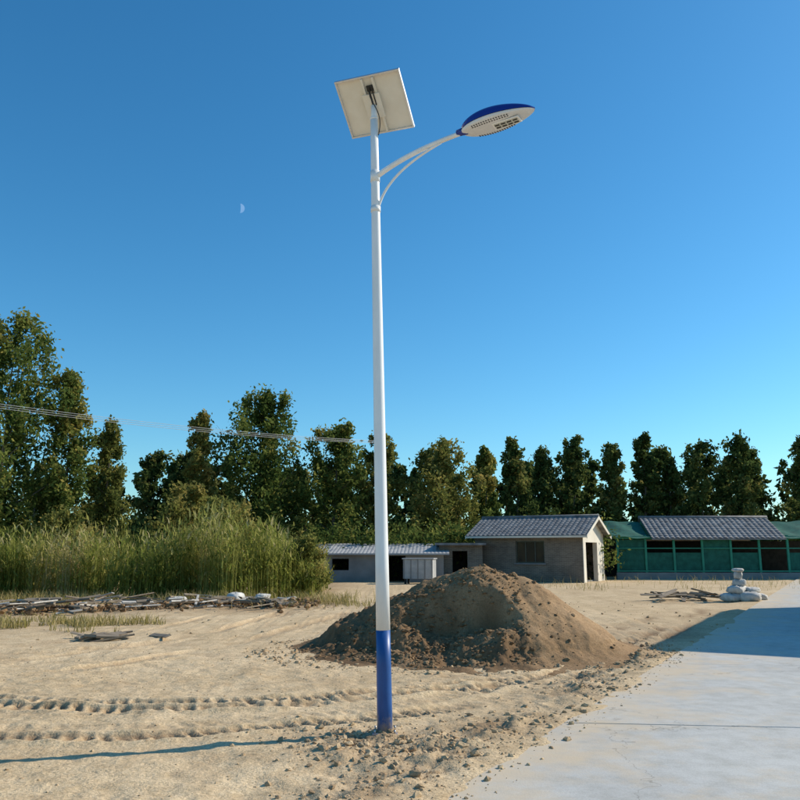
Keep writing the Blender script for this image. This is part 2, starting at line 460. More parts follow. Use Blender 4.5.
def bez(p0,p1,p2,p3,n=18):
    r=[]
    for k in range(n+1):
        t=k/n;r.append(tuple(sum(c*q[i] for c,q in zip(((1-t)**3,3*t*(1-t)**2,3*t*t*(1-t),t**3),(p0,p1,p2,p3))) for i in range(3)))
    return r
arm=bez(AP(.02,5.44),AP(.3,5.57),AP(.62,5.64),AP(1.06,5.675))
tube_obj('arm',arm,[.028-.005*k/18 for k in range(19)],M_WHITE,lamp,20)
br=bez(AP(.03,5.08),AP(.10,5.33),AP(.34,5.50),AP(.76,5.625))
tube_obj('curved_brace',br,[.013]*19,M_WHITE,lamp,14)
for z,h in ((5.44,.12),(5.08,.06)):
    tube_obj('clamp_collar',[pp(z-h/2),pp(z+h/2)],[pr(z)+.006]*2,M_WHITE,lamp,28)
tube_obj('pole_cap',[pp(6.08),pp(6.10)],[.043,.043],M_WHITE,lamp,24)
L=.75
def head_w(s): return .158*(max(0,math.sin(math.pi*min(1,max(0,s))**.82)))**.55+.004
def head_h(s,hmax): return hmax*(max(.03,math.sin(math.pi*s**.75)))**.6
def head_shell(name,up,hmax,mt,inset=0):
    V=[];Fq=[];ns=40;nk=20
    for i_ in range(ns+1):
        s=i_/ns;w=(head_w(s)-inset)
        hh=head_h(s,hmax)
        for k_ in range(nk+1):
            th=math.pi*k_/nk
            yy=math.cos(th)*w
            zz=(math.sin(th)**(.75 if up>0 else .55))*hh*up
            V.append((s*L,yy,zz))
    for i_ in range(ns):
        for k_ in range(nk):
            a=i_*(nk+1)+k_;Fq.append((a,a+1,a+nk+2,a+nk+1))
    return pobj(name,V,Fq,mt,head,True)
head=bpy.data.objects.new('lamp_head',None);link(head,lamp)
p0=AP(.99,5.668)
Xd=Vector((ax,ay,.065)).normalized();Yd=Vector((0,0,1)).cross(Xd).normalized();Zd=Xd.cross(Yd)
head.matrix_local=Matrix.Translation(p0)@Matrix((Xd,Yd,Zd)).transposed().to_4x4()
head_shell('blue_top_shell',1,.135,M_SHELL)
head_shell('grey_underside',-1,.048,M_GREY,.006)
sl=[]
for r_ in (0,1):
    for k_ in range(15):
        s=.20+k_*.034
        for sgn in (-1,1):
            fr=.80-.16*r_;w_=head_w(s)-.006
            z=-(math.sqrt(1-fr*fr)**.55)*head_h(s,.048)
            sl.append(((s*L,sgn*w_*fr,z+.002),(.013,.011,.010)))
boxes('vent_slots',sl,M_BLACK,head)
boxes('lens_frame',[((.62*L,0,-.048),(.27,.115,.012))],M_WHITE,head,.004)
boxes('lens_glass',[((.62*L,0,-.0545),(.235,.09,.005))],M_LENS,head)
boxes('led_modules',[((.62*L+dx,dy,-.0580),(.044,.022,.003)) for dx in(-.09,-.03,.03,.09) for dy in(-.022,.022)],M_BLACK,head)
tube_obj('head_socket',[(-.05,0,.012),(.08,0,.012)],[.032,.045],M_SHELL,head,20)
psi=math.radians(20);T=math.radians(38)
w=Vector((math.cos(psi),-math.sin(psi),0));s_=Vector((math.sin(psi)*math.cos(T),math.cos(psi)*math.cos(T),-math.sin(T)))
nrm=s_.cross(w)*1.0
if nrm.z<0: nrm=-nrm
pc=Vector((-.128,.05,6.29))
pan=bpy.data.objects.new('solar_panel',None);link(pan,lamp)
yv=-s_ ; xv=yv.cross(nrm)
pan.matrix_local=Matrix.Translation(pc)@Matrix((xv,yv,nrm)).transposed().to_4x4()
PW,PL=.70,.61
boxes('panel_laminate',[((0,0,.0),(PW-.01,PL-.01,.006))],M_BACK,pan)
boxes('panel_cells',[((-PW/2+.065+i_*.115,-PL/2+.06+j_*.098,.0045),(.108,.092,.002)) for i_ in range(6) for j_ in range(6)],M_CELL,pan)
boxes('panel_frame',[((0,PL/2,-.008),(PW+.02,.018,.036)),((0,-PL/2,-.008),(PW+.02,.018,.036)),((PW/2,0,-.008),(.018,PL-.02,.036)),((-PW/2,0,-.008),(.018,PL-.02,.036))],M_ALU,pan,.002)
boxes('mounting_rails',[((-.06,0,-.028),(.022,PL-.03,.03)),((.06,0,-.028),(.022,PL-.03,.03))],M_BACK,pan)
boxes('bracket_plate',[((0,0,-.052),(.19,.26,.010))],M_BACK,pan,.002)
boxes('junction_box',[((-.01,.18,-.018),(.085,.06,.024))],M_BLACK,pan,.004)
boxes('bracket_bars',[((.0,.10,-.060),(.018,.2,.006)),((-.035,.11,-.060),(.012,.2,.006))],M_BLACK,pan)
a=Vector(pp(5.98));b=pc-nrm*.055
tube_obj('panel_support',[a,a+Vector((0,0,.12)),b],[.034,.034,.032],M_WHITE,lamp,18)
cb=bez(tuple(pc-nrm*.04+yv*.17),tuple(pc-nrm*.22+yv*.1),tuple(Vector(pp(6.1))+Vector((.12,-.1,.05))),tuple(Vector(pp(5.9))+Vector((.042,-.01,0))))
tube_obj('panel_cable',cb,[.005]*19,M_BLACK,lamp,8)

# ------------------------------------------------------------------ buildings
def brick_mat(name,c1,c2,mortar,scale=4.2):
    m,nt,b=mat(name)
    tc=N(nt,'ShaderNodeTexCoord');geo=N(nt,'ShaderNodeSeparateXYZ');nt.links.new(tc.outputs['Object'],geo.inputs[0])
    ad=N(nt,'ShaderNodeMath',operation='ADD');nt.links.new(geo.outputs[0],ad.inputs[0]);nt.links.new(geo.outputs[1],ad.inputs[1])
    cb_=N(nt,'ShaderNodeCombineXYZ');nt.links.new(ad.outputs[0],cb_.inputs[0]);nt.links.new(geo.outputs[2],cb_.inputs[1])
    br_=N(nt,'ShaderNodeTexBrick');nt.links.new(cb_.outputs[0],br_.inputs['Vector'])
    br_.inputs['Color1'].default_value=(*c1,1);br_.inputs['Color2'].default_value=(*c2,1);br_.inputs['Mortar'].default_value=(*mortar,1)
    br_.inputs['Scale'].default_value=1;br_.inputs['Brick Width'].default_value=.24;br_.inputs['Row Height'].default_value=.065;br_.inputs['Mortar Size'].default_value=.008
    n=noise(nt,.9,5,.6);r=ramp(nt,n.outputs['Fac'],[(.3,(.55,.55,.55)),(.65,(1,1,1))])
    c=mixc(nt,1.0,br_.outputs[0],r.outputs[0],'MULTIPLY')
    nt.links.new(c,b.inputs['Base Color']);b.inputs['Roughness'].default_value=.9
    return m
M_BRICK=brick_mat('grey_brown_brick',(.23,.185,.14),(.15,.12,.095),(.28,.25,.20))
M_RENDER=simple('cream_render',(.60,.55,.46),(.72,.67,.57),1.5,.9,.2)
M_GRENDER=simple('grey_render',(.18,.18,.18),(.27,.265,.255),1.2,.9,.2)
M_TILE=simple('grey_roof_tile',(.11,.11,.115),(.24,.24,.24),2.5,.75,.3)
M_TILE2=simple('grey_sheet_roof',(.30,.305,.31),(.42,.415,.41),1.5,.6,.2)
M_GREEN=simple('green_paint',(.015,.19,.125),(.025,.26,.17),2,.6)
M_NET=simple('green_netting',(.010,.080,.058),(.02,.14,.10),3,.9,.5,30)
M_GLASS=glassy('window_glass',(.02,.022,.025),.05)
M_WINF=simple('window_frame',(.05,.06,.045),(.08,.09,.07),4,.6)
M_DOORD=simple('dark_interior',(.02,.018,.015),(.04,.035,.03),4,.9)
M_WOOD=simple('weathered_wood',(.15,.115,.08),(.32,.26,.19),3,.85,.4,stretch=(.3,3,3))
M_SACK=simple('white_sack',(.42,.41,.38),(.66,.64,.60),5,.8,.5,12)

def wall_x(x0,x1,y,th,z0,z1,ops):
    it=[];xs=x0
    for xa,xb,za,zb in sorted(ops):
        if xa>xs: it.append((((xs+xa)/2,y,(z0+z1)/2),(xa-xs,th,z1-z0)))
        if za>z0: it.append((((xa+xb)/2,y,(z0+za)/2),(xb-xa,th,za-z0)))
        if zb<z1: it.append((((xa+xb)/2,y,(zb+z1)/2),(xb-xa,th,z1-zb)))
        xs=xb
    if x1>xs: it.append((((xs+x1)/2,y,(z0+z1)/2),(x1-xs,th,z1-z0)))
    return it
def swapxy(it): return [((c[1],c[0],c[2]),(s[1],s[0],s[2])) for c,s in it]
def corr_roof(name,x0,x1,ye,ze,yr,zr,mt,parent,per=.26,amp=.035,rows=10,step=.018):
    nx_=int((x1-x0)/per*8)+1;xs=np.linspace(x0,x1,nx_);V=[];F_=[]
    lev=[]
    for r_ in range(rows):
        lev.append((r_/rows,step));lev.append(((r_+1)/rows-.001,0))
    for t_,up in lev:
        for x in xs:
            c=abs(math.cos(math.pi*(x-x0)/per))
            V.append((x,ye+(yr-ye)*t_,ze+(zr-ze)*t_+amp*c+up))
    nl=len(lev)
    for j in range(nl-1):
        for i_ in range(nx_-1):
            a=j*nx_+i_;F_.append((a,a+1,a+nx_+1,a+nx_))
    b=len(V);V+=[(x0,ye,ze-.05),(x1,ye,ze-.05),(x1,yr,zr-.05),(x0,yr,zr-.05)];F_.append((b,b+3,b+2,b+1))
    V+=[(x0,ye,ze-.05),(x1,ye,ze-.05),(x1,ye,ze+.03),(x0,ye,ze+.03)];b+=4;F_.append((b,b+1,b+2,b+3))
    return pobj(name,V,F_,mt,parent)
def window(parent,xa,xb,za,zb,y,cols=2,fm=None):
    fm=fm or M_WINF;w_=xb-xa;h_=zb-za;cx=(xa+xb)/2;cz=(za+zb)/2;f=.06
    it=[((cx,y,za+f/2),(w_,.07,f)),((cx,y,zb-f/2),(w_,.07,f)),((xa+f/2,y,cz),(f,.07,h_-2*f)),((xb-f/2,y,cz),(f,.07,h_-2*f))]
    for c in range(1,cols): it.append(((xa+w_*c/cols,y,cz),(.05,.06,h_-2*f)))
    boxes('window_frame',it,fm,parent)
    boxes('window_glass',[((cx,y+.01,cz),(w_-2*f,.01,h_-2*f))],M_GLASS,parent)
    boxes('window_sill',[((cx,y-.12,za-.04),(w_+.16,.14,.06))],M_GRENDER,parent)

TH=-math.radians(28.6)
bh=empty('brick_house',(4.13,44.7,0),TH)
Lb,Db,He,Hr=6.0,4.0,2.55,3.40
boxes('front_wall',wall_x(0,Lb,.12,.24,-.1,He,[(2.35,3.95,.97,2.13)]),M_BRICK,bh)
window(bh,2.35,3.95,.97,2.13,.10,3)
boxes('back_wall',[((Lb/2,Db-.12,He/2-.05),(Lb,.24,He+.1))],M_BRICK,bh)
boxes('left_wall',[((.12,Db/2,He/2-.05),(.24,Db-.48,He+.1))],M_BRICK,bh)
boxes('gable_wall',swapxy(wall_x(.24,Db-.24,Lb-.12,.24,-.1,He,[(.55,2.75,-.1,2.05)])),M_RENDER,bh)
boxes('door_leaf',[((Lb-.5,1.0,.95),(.05,.85,1.95))],M_DOORD,bh)
boxes('interior_partition',[((Lb-1.6,Db/2,1.2),(.1,Db-.5,2.4))],M_DOORD,bh)
boxes('interior_floor',[((Lb/2,Db/2,.03),(Lb-.5,Db-.5,.06))],M_GRENDER,bh)
boxes('corner_pilaster',[((Lb+.012,.12,1.2),(.03,.25,2.7)),((Lb+.012,Db-.12,1.2),(.03,.25,2.7))],M_RENDER,bh)
for xg in (0,Lb-.24):
    V=[(xg,0,He),(xg,Db,He),(xg,Db/2,Hr-.06),(xg+.24,0,He),(xg+.24,Db,He),(xg+.24,Db/2,Hr-.06)]
    pobj('gable_triangle',V,[(0,2,1),(3,4,5),(0,3,5,2),(1,2,5,4),(0,1,4,3)],M_RENDER,bh)
sl_=(Hr-He)/(Db/2)
corr_roof('roof_front_slope',-.35,Lb+.35,-.45,He-.45*sl_+.03,Db/2,Hr+.03,M_TILE,bh)
corr_roof('roof_back_slope',-.35,Lb+.35,Db+.45,He-.45*sl_+.03,Db/2,Hr+.03,M_TILE,bh)
tube_obj('ridge_cap',[(-.38,Db/2,Hr+.06),(Lb+.38,Db/2,Hr+.06)],[.09,.09],M_TILE,bh,10)
def slant(name,x,th,ya,za,yb,zb,hh,mt,parent):
    V=[(x-th/2,ya,za-hh),(x+th/2,ya,za-hh),(x+th/2,ya,za),(x-th/2,ya,za),(x-th/2,yb,zb-hh),(x+th/2,yb,zb-hh),(x+th/2,yb,zb),(x-th/2,yb,zb)]
    return pobj(name,V,[(0,1,2,3),(4,7,6,5),(0,4,5,1),(1,5,6,2),(2,6,7,3),(3,7,4,0)],mt,parent)
for xx in (-.37,Lb+.37):
    slant('barge_board',xx,.03,-.47,He-.47*sl_+.05,Db/2,Hr+.05,.17,M_RENDER,bh)
    slant('barge_board',xx,.03,Db+.47,He-.47*sl_+.05,Db/2,Hr+.05,.17,M_RENDER,bh)
boxes('fascia',[((Lb/2,-.47,He-.47*sl_-.02),(Lb+.7,.03,.10))],M_RENDER,bh)

gs=empty('green_shed',(12.5,47.2,0),math.radians(-2))
Ls=14.5
boxes('rear_wall',[((Ls/2,4.2,1.1),(Ls,.2,2.2))],M_DOORD,gs)
boxes('base_wall',[((Ls/2,0,.18),(Ls,.2,.40))],M_GRENDER,gs)
posts=[.1+1.62*k_ for k_ in range(9)]
boxes('posts',[((x,-.02,1.25),(.12,.11,2.5)) for x in posts],M_GREEN,gs)
boxes('rails',[((Ls/2,-.09,2.36),(Ls,.06,.16)),((Ls/2,-.09,1.75),(Ls,.04,.05)),((Ls/2,-.09,.46),(Ls,.04,.07))],M_GREEN,gs)
nets=[]
for k_ in range(8):
    if k_==5: continue
    full=k_ in (0,3,7)
    nets.append(((posts[k_]+.81,.02,1.33 if full else .95),(1.48,.02,1.8 if full else 1.1)))
boxes('net_panels',nets,M_NET,gs)
xa,xb=2.0,9.6
corr_roof('tile_roof_front',xa,xb,-.5,2.28,2.1,3.55,M_TILE,gs,.30,.05,9,.03)
corr_roof('tile_roof_back',xa,xb,4.7,2.28,2.1,3.55,M_TILE,gs,.30,.05,9,.03)
tube_obj('ridge_cap',[(xa-.05,2.1,3.6),(xb+.05,2.1,3.6)],[.1,.1],M_TILE,gs,10)
for x in (xa+.1,xb-.1):
    pobj('gable_infill',[(x,-.4,2.25),(x,4.6,2.25),(x,2.1,3.48)],[(0,1,2)],M_GREEN,gs)
def flat_slope(name,x0,x1):
    V=[];F_=[];n_=22
    for j in range(7):
        for i_ in range(n_+1):
            x=x0+(x1-x0)*i_/n_;t_=j/6
            V.append((x,-.4+2.5*t_,2.35+1.0*t_-.10*math.sin(math.pi*t_)+.035*math.sin(x*2.9)+.04*math.sin(j*1.3+x*4.3)))
    for j in range(6):
        for i_ in range(n_):
            a=j*(n_+1)+i_;F_.append((a,a+1,a+n_+2,a+n_+1))
    b=len(V);V+=[(x0,2.1,3.35),(x1,2.1,3.35),(x1,4.6,2.35),(x0,4.6,2.35)];F_.append((b,b+1,b+2,b+3))
    pobj(name,V,F_,M_NET,gs,True)
flat_slope('net_roof',-.2,1.95);flat_slope('net_roof',9.65,Ls+.2)

ls=empty('low_grey_shed',(-4.6,43.2,0),math.radians(-3))
boxes('front_wall',wall_x(0,6.9,.1,.2,-.1,1.45,[(1.0,1.9,.6,1.2),(4.0,4.9,-.1,1.35)]),M_GRENDER,ls)
boxes('interior_back',[((3.45,2.6,.8),(6.8,.12,1.7))],M_DOORD,ls)
boxes('side_wall',[((.1,1.35,.7),(.2,2.3,1.5)),((6.8,1.35,.7),(.2,2.3,1.5))],M_GRENDER,ls)
corr_roof('sheet_roof',-.3,7.2,-.35,1.45,2.9,2.0,M_TILE2,ls,.2,.02,2,.004)
ls2=empty('small_dark_shed',(2.1,43.6,0),math.radians(-5))
boxes('walls',wall_x(0,2.3,.1,.2,-.1,1.9,[(.7,1.5,-.1,1.6)]),M_BRICK,ls2)
boxes('side_walls',[((.1,1.2,.9),(.2,2.0,2.0)),((2.2,1.2,.9),(.2,2.0,2.0))],M_BRICK,ls2)
boxes('back_wall',[((1.15,2.3,.9),(2.3,.2,2.0))],M_DOORD,ls2)
boxes('flat_roof',[((1.15,1.1,1.96),(2.7,2.9,.12))],M_TILE,ls2)
gb=empty('storage_box',(.15,40.6,0),math.radians(-12))
boxes('body',[((.75,.5,.72),(1.5,1.0,.95))],simple('pale_grey_sheet',(.32,.33,.33),(.46,.46,.45),3,.6),gb,.02)
boxes('lid',[((.75,.5,1.225),(1.6,1.1,.06))],M_TILE2,gb,.01)
boxes('side_ribs',[((x,-.015,.72),(.05,.03,.93)) for x in (.05,.4,.75,1.1,1.45)],M_GRENDER,gb)
boxes('legs',[((x,y,.11),(.1,.1,.27)) for x in(.1,1.4) for y in(.1,.9)],M_DOORD,gb)

ob=empty('unseen_shadow_building',(11.7,16.2,0),math.radians(61.4))  # unseen building beside the road, added to cast the shadow across it
LO,DO,HO=10.2,6.0,5.0
boxes('road_wall',wall_x(0,LO,-.12,.24,-.1,HO,[(1,2.4,1,2.4),(4.2,5.6,-.1,2.4),(7.4,8.8,1,2.4)]),M_BRICK,ob)
boxes('rear_wall',[((LO/2,-DO+.12,HO/2-.05),(LO,.24,HO+.1))],M_BRICK,ob)
boxes('end_walls',[((.12,-DO/2,HO/2-.05),(.24,DO-.48,HO+.1)),((LO-.12,-DO/2,HO/2-.05),(.24,DO-.48,HO+.1))],M_BRICK,ob)
boxes('roof_slab',[((LO/2,-DO/2,HO+.08),(LO+.3,DO+.3,.16))],M_GRENDER,ob)
boxes('door',[((4.9,-.1,1.15),(1.4,.06,2.5))],M_GREEN,ob)
boxes('window_glass',[((1.7,-.1,1.7),(1.4,.05,1.4)),((8.1,-.1,1.7),(1.4,.05,1.4))],M_GLASS,ob)

# ------------------------------------------------------------------ trees
def leaves(cent,rad,n_each,size,tint_c,squash=1.0):
    n=len(cent)*n_each
    c=np.repeat(cent,n_each,0);r=np.repeat(rad,n_each)
    g=np.clip(RNG.normal(0,.52,(n,3)),-1.5,1.5)
    p=c+g*r[:,None]*np.array([1,1,squash])
    a=RNG.normal(0,1,(n,3));a/=np.linalg.norm(a,axis=1)[:,None]
    b=np.cross(a,RNG.normal(0,1,(n,3)));b/=np.linalg.norm(b,axis=1)[:,None]+1e-9
    s=size*RNG.uniform(.55,1.3,n)[:,None]
    v=np.stack([p-a*s*.6,p+b*s*.32,p+a*s*.6,p-b*s*.32],1)
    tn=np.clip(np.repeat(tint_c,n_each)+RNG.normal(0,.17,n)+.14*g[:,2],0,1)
    return v.reshape(-1,3),tn
def tree_geo(h,r,crown0=.22,kind='oval',ncl=90,nl=110,size=.16,tint=.4,ox=0,oy=0,tr=None):
    V=[];Q=[];MI=[];TI=[];base=0
    tr=tr or h*.011+.03
    bx,by=random.uniform(-.3,.3),random.uniform(-.3,.3)
    tp=[(bx*(z/h)**2+ox+.05*math.sin(z*1.3),by*(z/h)**2+oy+.05*math.cos(z*1.7),z) for z in np.linspace(-.1,h*.95,9)]
    v,q=tube(tp,[tr*(1-.93*k/8) for k in range(9)],6);V.append(np.array(v));Q.append(np.array(q)+base);base+=len(v);MI+=[1]*len(q);TI+=[0]*len(q)
    def prof(t):
        if kind=='oval': return math.sin(math.pi*min(1,(t*.84+.10)))**.75
        if kind=='cone': return (1-t)**.75*min(1,t*4+.5)+.10
        if kind=='col': return (.45+.55*math.sin(math.pi*(t*.8+.1)))*(1 if t<.75 else 1-(t-.75)*2.4)
        return 1
    z0=h*crown0;C=[];R=[];Tn=[]
    nb=max(14,ncl//5)
    for k in range(nb):
        t=(k+random.random())/nb
        zt=z0+(h-z0)*t
        a=k*2.4+random.uniform(-.5,.5)
        reach=r*prof(t)*random.uniform(.6,1.28)
        rise=reach*random.uniform(.25,.9)
        st=Vector((ox+bx*(zt/h)**2,oy+by*(zt/h)**2,max(.5,zt-rise)))
        en=Vector((st.x+math.cos(a)*reach,st.y+math.sin(a)*reach,min(h,zt+rise*.25)))
        mid=st.lerp(en,.5)+Vector((0,0,-.06*reach))
        rr=tr*.36*(1-zt/h*.65)
        v,q=tube([st,mid,en],[rr,rr*.6,rr*.2],4);V.append(np.array(v));Q.append(np.array(q)+base);base+=len(v);MI+=[1]*len(q);TI+=[0]*len(q)
        bt=random.gauss(0,.13)
        m=max(3,ncl//nb)
        for j in range(m):
            f=.18+.88*(j+random.random())/m
            p=st.lerp(en,f)
            cr=max(.22,r*random.uniform(.16,.30)*(1.05-.45*t))
            C.append((p.x+random.gauss(0,.10*r),p.y+random.gauss(0,.10*r),min(h-cr*.2,p.z+random.gauss(0,.12*r))));R.append(cr)
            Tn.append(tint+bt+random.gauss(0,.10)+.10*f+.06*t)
    for q_ in range(3):
        C.append((ox+bx*.9,oy+by*.9,h-.15-.35*q_));R.append(.16+.08*q_);Tn.append(tint)
    lv,tn=leaves(np.array(C),np.array(R),nl,size,np.array(Tn),1.35)
    V.append(lv);n=len(tn);Q.append(np.arange(n*4).reshape(-1,4)+base);MI+=[0]*n;TI+=list(tn)
    return np.concatenate(V),np.concatenate(Q),MI,TI
def tree(name,x,y,h,r,lm,**k):
    V,Q,MI,TI=tree_geo(h,r,**k)
    return obj(name,np_mesh(name,V,Q,[lm,M_BARK],MI,False,fattr={'tint':TI}),loc=(x,y,0))
tree('elm_tree',-17.3,34.5,11.6,2.5,M_LEAF,crown0=.08,ncl=200,nl=95,size=.18,tint=.40)
tree('elm_tree',-14.9,35.8,9.4,1.6,M_LEAF,kind='cone',crown0=.08,ncl=160,nl=90,size=.17,tint=.55)
tree('elm_tree',-13.5,37.0,7.4,1.2,M_LEAFY,kind='cone',crown0=.08,ncl=100,nl=85,size=.17,tint=.20)
tree('elm_tree',-20.5,36.0,12.2,3.0,M_LEAF,crown0=.1,ncl=140,nl=60,size=.27,tint=.35)
tree('elm_tree',-24.5,34.0,11.5,3.0,M_LEAF,crown0=.1,ncl=120,nl=60,size=.27,tint=.35)
tree('poplar_tree',-11.9,48,9.8,1.3,M_LEAFY,kind='cone',crown0=.12,ncl=110,nl=75,size=.22,tint=.50)
tree('poplar_tree',-16.2,53,7.9,1.7,M_LEAFD,kind='oval',crown0=.06,ncl=110,nl=65,size=.25,tint=.40)
tree('poplar_tree',-14.2,54,8.0,1.7,M_LEAFD,kind='cone',crown0=.06,ncl=110,nl=65,size=.25,tint=.5)
tree('elm_tree',-8.8,50,11.2,2.9,M_LEAF,crown0=.10,ncl=200,nl=90,size=.23,tint=.30)
tree('elm_tree',-4.2,51,9.4,2.3,M_LEAF,crown0=.10,ncl=160,nl=85,size=.23,tint=.45)
tree('poplar_tree',-1.2,52,9.1,1.6,M_LEAFY,crown0=.10,ncl=105,nl=80,size=.23,tint=.22)
tree('elm_tree',2.6,53,8.6,2.5,M_LEAFY,crown0=.10,ncl=150,nl=85,size=.23,tint=.34)
tree('poplar_tree',6.0,56,8.7,1.4,M_LEAF,kind='cone',crown0=.10,ncl=100,nl=75,size=.23,tint=.5)
tree('willow_tree',-10.4,40,4.6,1.7,M_LEAFY,crown0=.06,ncl=95,nl=85,size=.19,tint=.5)
tree('willow_shrub',-7.0,31.5,3.5,1.5,M_LEAFY,crown0=.05,ncl=90,nl=90,size=.13,tint=.42)
tree('willow_shrub',-13.2,32.5,3.1,1.5,M_LEAFY,crown0=.05,ncl=80,nl=80,size=.13,tint=.35)
tree('willow_shrub',-3.6,30.6,2.1,.9,M_LEAFY,crown0=.05,ncl=60,nl=80,size=.12,tint=.30)
xs_=[8.6,10.9,13.1,15.4,17.9,20.0,22.4,24.7,27.1,29.4,32.0]
hs_=[9.5,9.0,10.0,9.2,9.9,8.9,9.3,9.7,9.0,9.5,9.0]
for j,(x,h_) in enumerate(zip(xs_,hs_)):
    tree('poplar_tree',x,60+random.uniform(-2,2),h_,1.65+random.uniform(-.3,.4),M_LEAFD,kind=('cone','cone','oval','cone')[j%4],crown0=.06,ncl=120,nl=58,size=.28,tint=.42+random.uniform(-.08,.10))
VV=[];QQ=[];MM=[];TT=[];b=0
x=-62
while x<80:
    yy=66+random.uniform(-3,6)
    h_=random.uniform(7.8,10.0)
    if x<-10: h_=random.uniform(7.6,9.0)
    if x<-32: h_=random.uniform(9,12)
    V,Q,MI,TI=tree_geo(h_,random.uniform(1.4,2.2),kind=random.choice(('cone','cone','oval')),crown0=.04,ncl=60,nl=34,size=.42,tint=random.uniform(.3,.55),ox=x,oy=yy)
    VV.append(V);QQ.append(Q+b);b+=len(V);MM+=MI;TT+=TI
    x+=random.uniform(1.1,2.0)
C=np.column_stack([RNG.uniform(-60,75,520),RNG.uniform(60,66,520),RNG.uniform(.4,3.6,520)])
lv,tn=leaves(C,RNG.uniform(.7,1.3,520),44,.44,RNG.uniform(.1,.5,520))
VV.append(lv);QQ.append(np.arange(len(tn)*4).reshape(-1,4)+b);MM+=[0]*len(tn);TT+=list(tn)
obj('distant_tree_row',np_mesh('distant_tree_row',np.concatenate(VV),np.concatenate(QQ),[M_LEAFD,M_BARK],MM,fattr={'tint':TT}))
C=np.column_stack([RNG.uniform(-20,12,260),RNG.uniform(45.5,48.5,260),RNG.uniform(.3,2.6,260)])
lv,tn=leaves(C,RNG.uniform(.5,1.1,260),90,.21,RNG.uniform(.1,.7,260))
obj('shrub_thicket',np_mesh('shrub_thicket',lv,np.arange(len(tn)*4).reshape(-1,4),[M_LEAF],fattr={'tint':tn}))

# ------------------------------------------------------------------ reeds + grass
def blades(base,height,width,lean_amt,tint,segs=3,droop=1.0):
    n=len(base);a=RNG.uniform(0,6.28,n);dirv=np.stack([np.cos(a),np.sin(a),np.zeros(n)],1)
    wa=a+RNG.uniform(.6,2.5,n);wv=np.stack([np.cos(wa),np.sin(wa),np.zeros(n)],1)
    rows=[]
    for s in range(segs+1):
        t_=s/segs
        p=base+np.stack([np.zeros(n),np.zeros(n),height*(t_-.25*droop*lean_amt*t_**3)],1)+dirv*(lean_amt*height*t_**2)[:,None]
        w_=(width*(1-t_**2*.92))[:,None]*.5
        rows.append((p-wv*w_,p+wv*w_))
    V=np.stack([q for r_ in rows for q in r_],1)
    idx=(np.arange(n)*2*(segs+1))[:,None]
    Q=np.concatenate([idx+np.array([[2*s,2*s+1,2*s+3,2*s+2]]) for s in range(segs)],0)
    T_=np.concatenate([tint for s in range(segs)])
    return V.reshape(-1,3),Q,T_
def reed_bed():
    n=8500
    x=RNG.uniform(-24,-3.1,n);y=27.4+RNG.random(n)**1.5*6.5+1.2*fbm(x,x*0,1.8,3,71)
    y+=sstep(-6,-3,x)*2.0
    gap=fbm(x,y,1.1,3,75)>-.22
    x=x[gap];y=y[gap];n=len(x)
    top=2.15+.85*fbm(x,y,1.5,4,72)+.5*np.exp(-((x+6.6)/1.2)**2)-.1*sstep(-10,-16,x)+.10*np.clip(y-28,0,5)
    top=top*(1-.45*sstep(-4.8,-3.1,x))
    h=top*RNG.uniform(.45,1.08,n);h+=RNG.random(n)**6*.45;z=np.zeros(n)
    base=np.stack([x,y,z],1);patch=.36+.65*fbm(x,y,1.7,4,73)
    Vs=[];Qs=[];Ts=[];b=0
    for part in range(6):
        if part==0:
            la=RNG.uniform(.02,.14,n)
            v,q,tt=blades(base,h,np.full(n,.024),la,np.clip(patch+.25,0,1))
        elif part==5:
            m=RNG.random(n)<.25
            bb=base[m]+np.stack([RNG.normal(0,.08,m.sum()),RNG.normal(0,.08,m.sum()),h[m]*.90],1)
            v,q,tt=blades(bb,RNG.uniform(.2,.38,m.sum()),np.full(m.sum(),.07),RNG.uniform(.2,.7,m.sum()),np.clip(RNG.normal(.75,.15,m.sum()),0,1),2)
        else:
            f=RNG.uniform(.08,.95,n)
            bb=base+np.stack([RNG.normal(0,.08,n),RNG.normal(0,.08,n),h*f],1)
            v,q,tt=blades(bb,RNG.uniform(.18,.48,n),RNG.uniform(.035,.065,n),RNG.uniform(.5,2.2,n),np.clip(patch+.30*(f-.5)+RNG.normal(0,.18,n),0,1),2,1.3)
        Vs.append(v);Qs.append(q+b);Ts.append(tt);b+=len(v)
    obj('reed_bed',np_mesh('reed_bed',np.concatenate(Vs),np.concatenate(Qs),[M_REED],fattr={'tint':np.concatenate(Ts)}))
reed_bed()
def grass():
    n=13000
    x=RNG.uniform(-20,-5.2,n);y=18.1+RNG.normal(0,.75,n)-.12*(x+8)
    k=fbm(x,y,1.1,4,81)>-.02
    n2=9000;x2=RNG.uniform(-20,-.5,n2);y2=26.2+RNG.normal(0,1.0,n2);k2=fbm(x2,y2,1,3,82)>-.15
    n3=2500;x3=RNG.uniform(1,30,n3);y3=RNG.uniform(33,46,n3);k3=fbm(x3,y3,2,3,83)>.15
    x=np.concatenate([x[k],x2[k2],x3[k3]]);y=np.concatenate([y[k],y2[k2],y3[k3]]);n=len(x)
    v,q,tt=blades(np.stack([x,y,np.zeros(n)],1),RNG.uniform(.05,.30,n)*(1+(y>25)*.6),RNG.uniform(.012,.026,n),RNG.uniform(.1,.9,n),RNG.uniform(0,1,n),2)
    obj('dry_grass',np_mesh('dry_grass',v,q,[M_DRY],fattr={'tint':tt}))
grass()

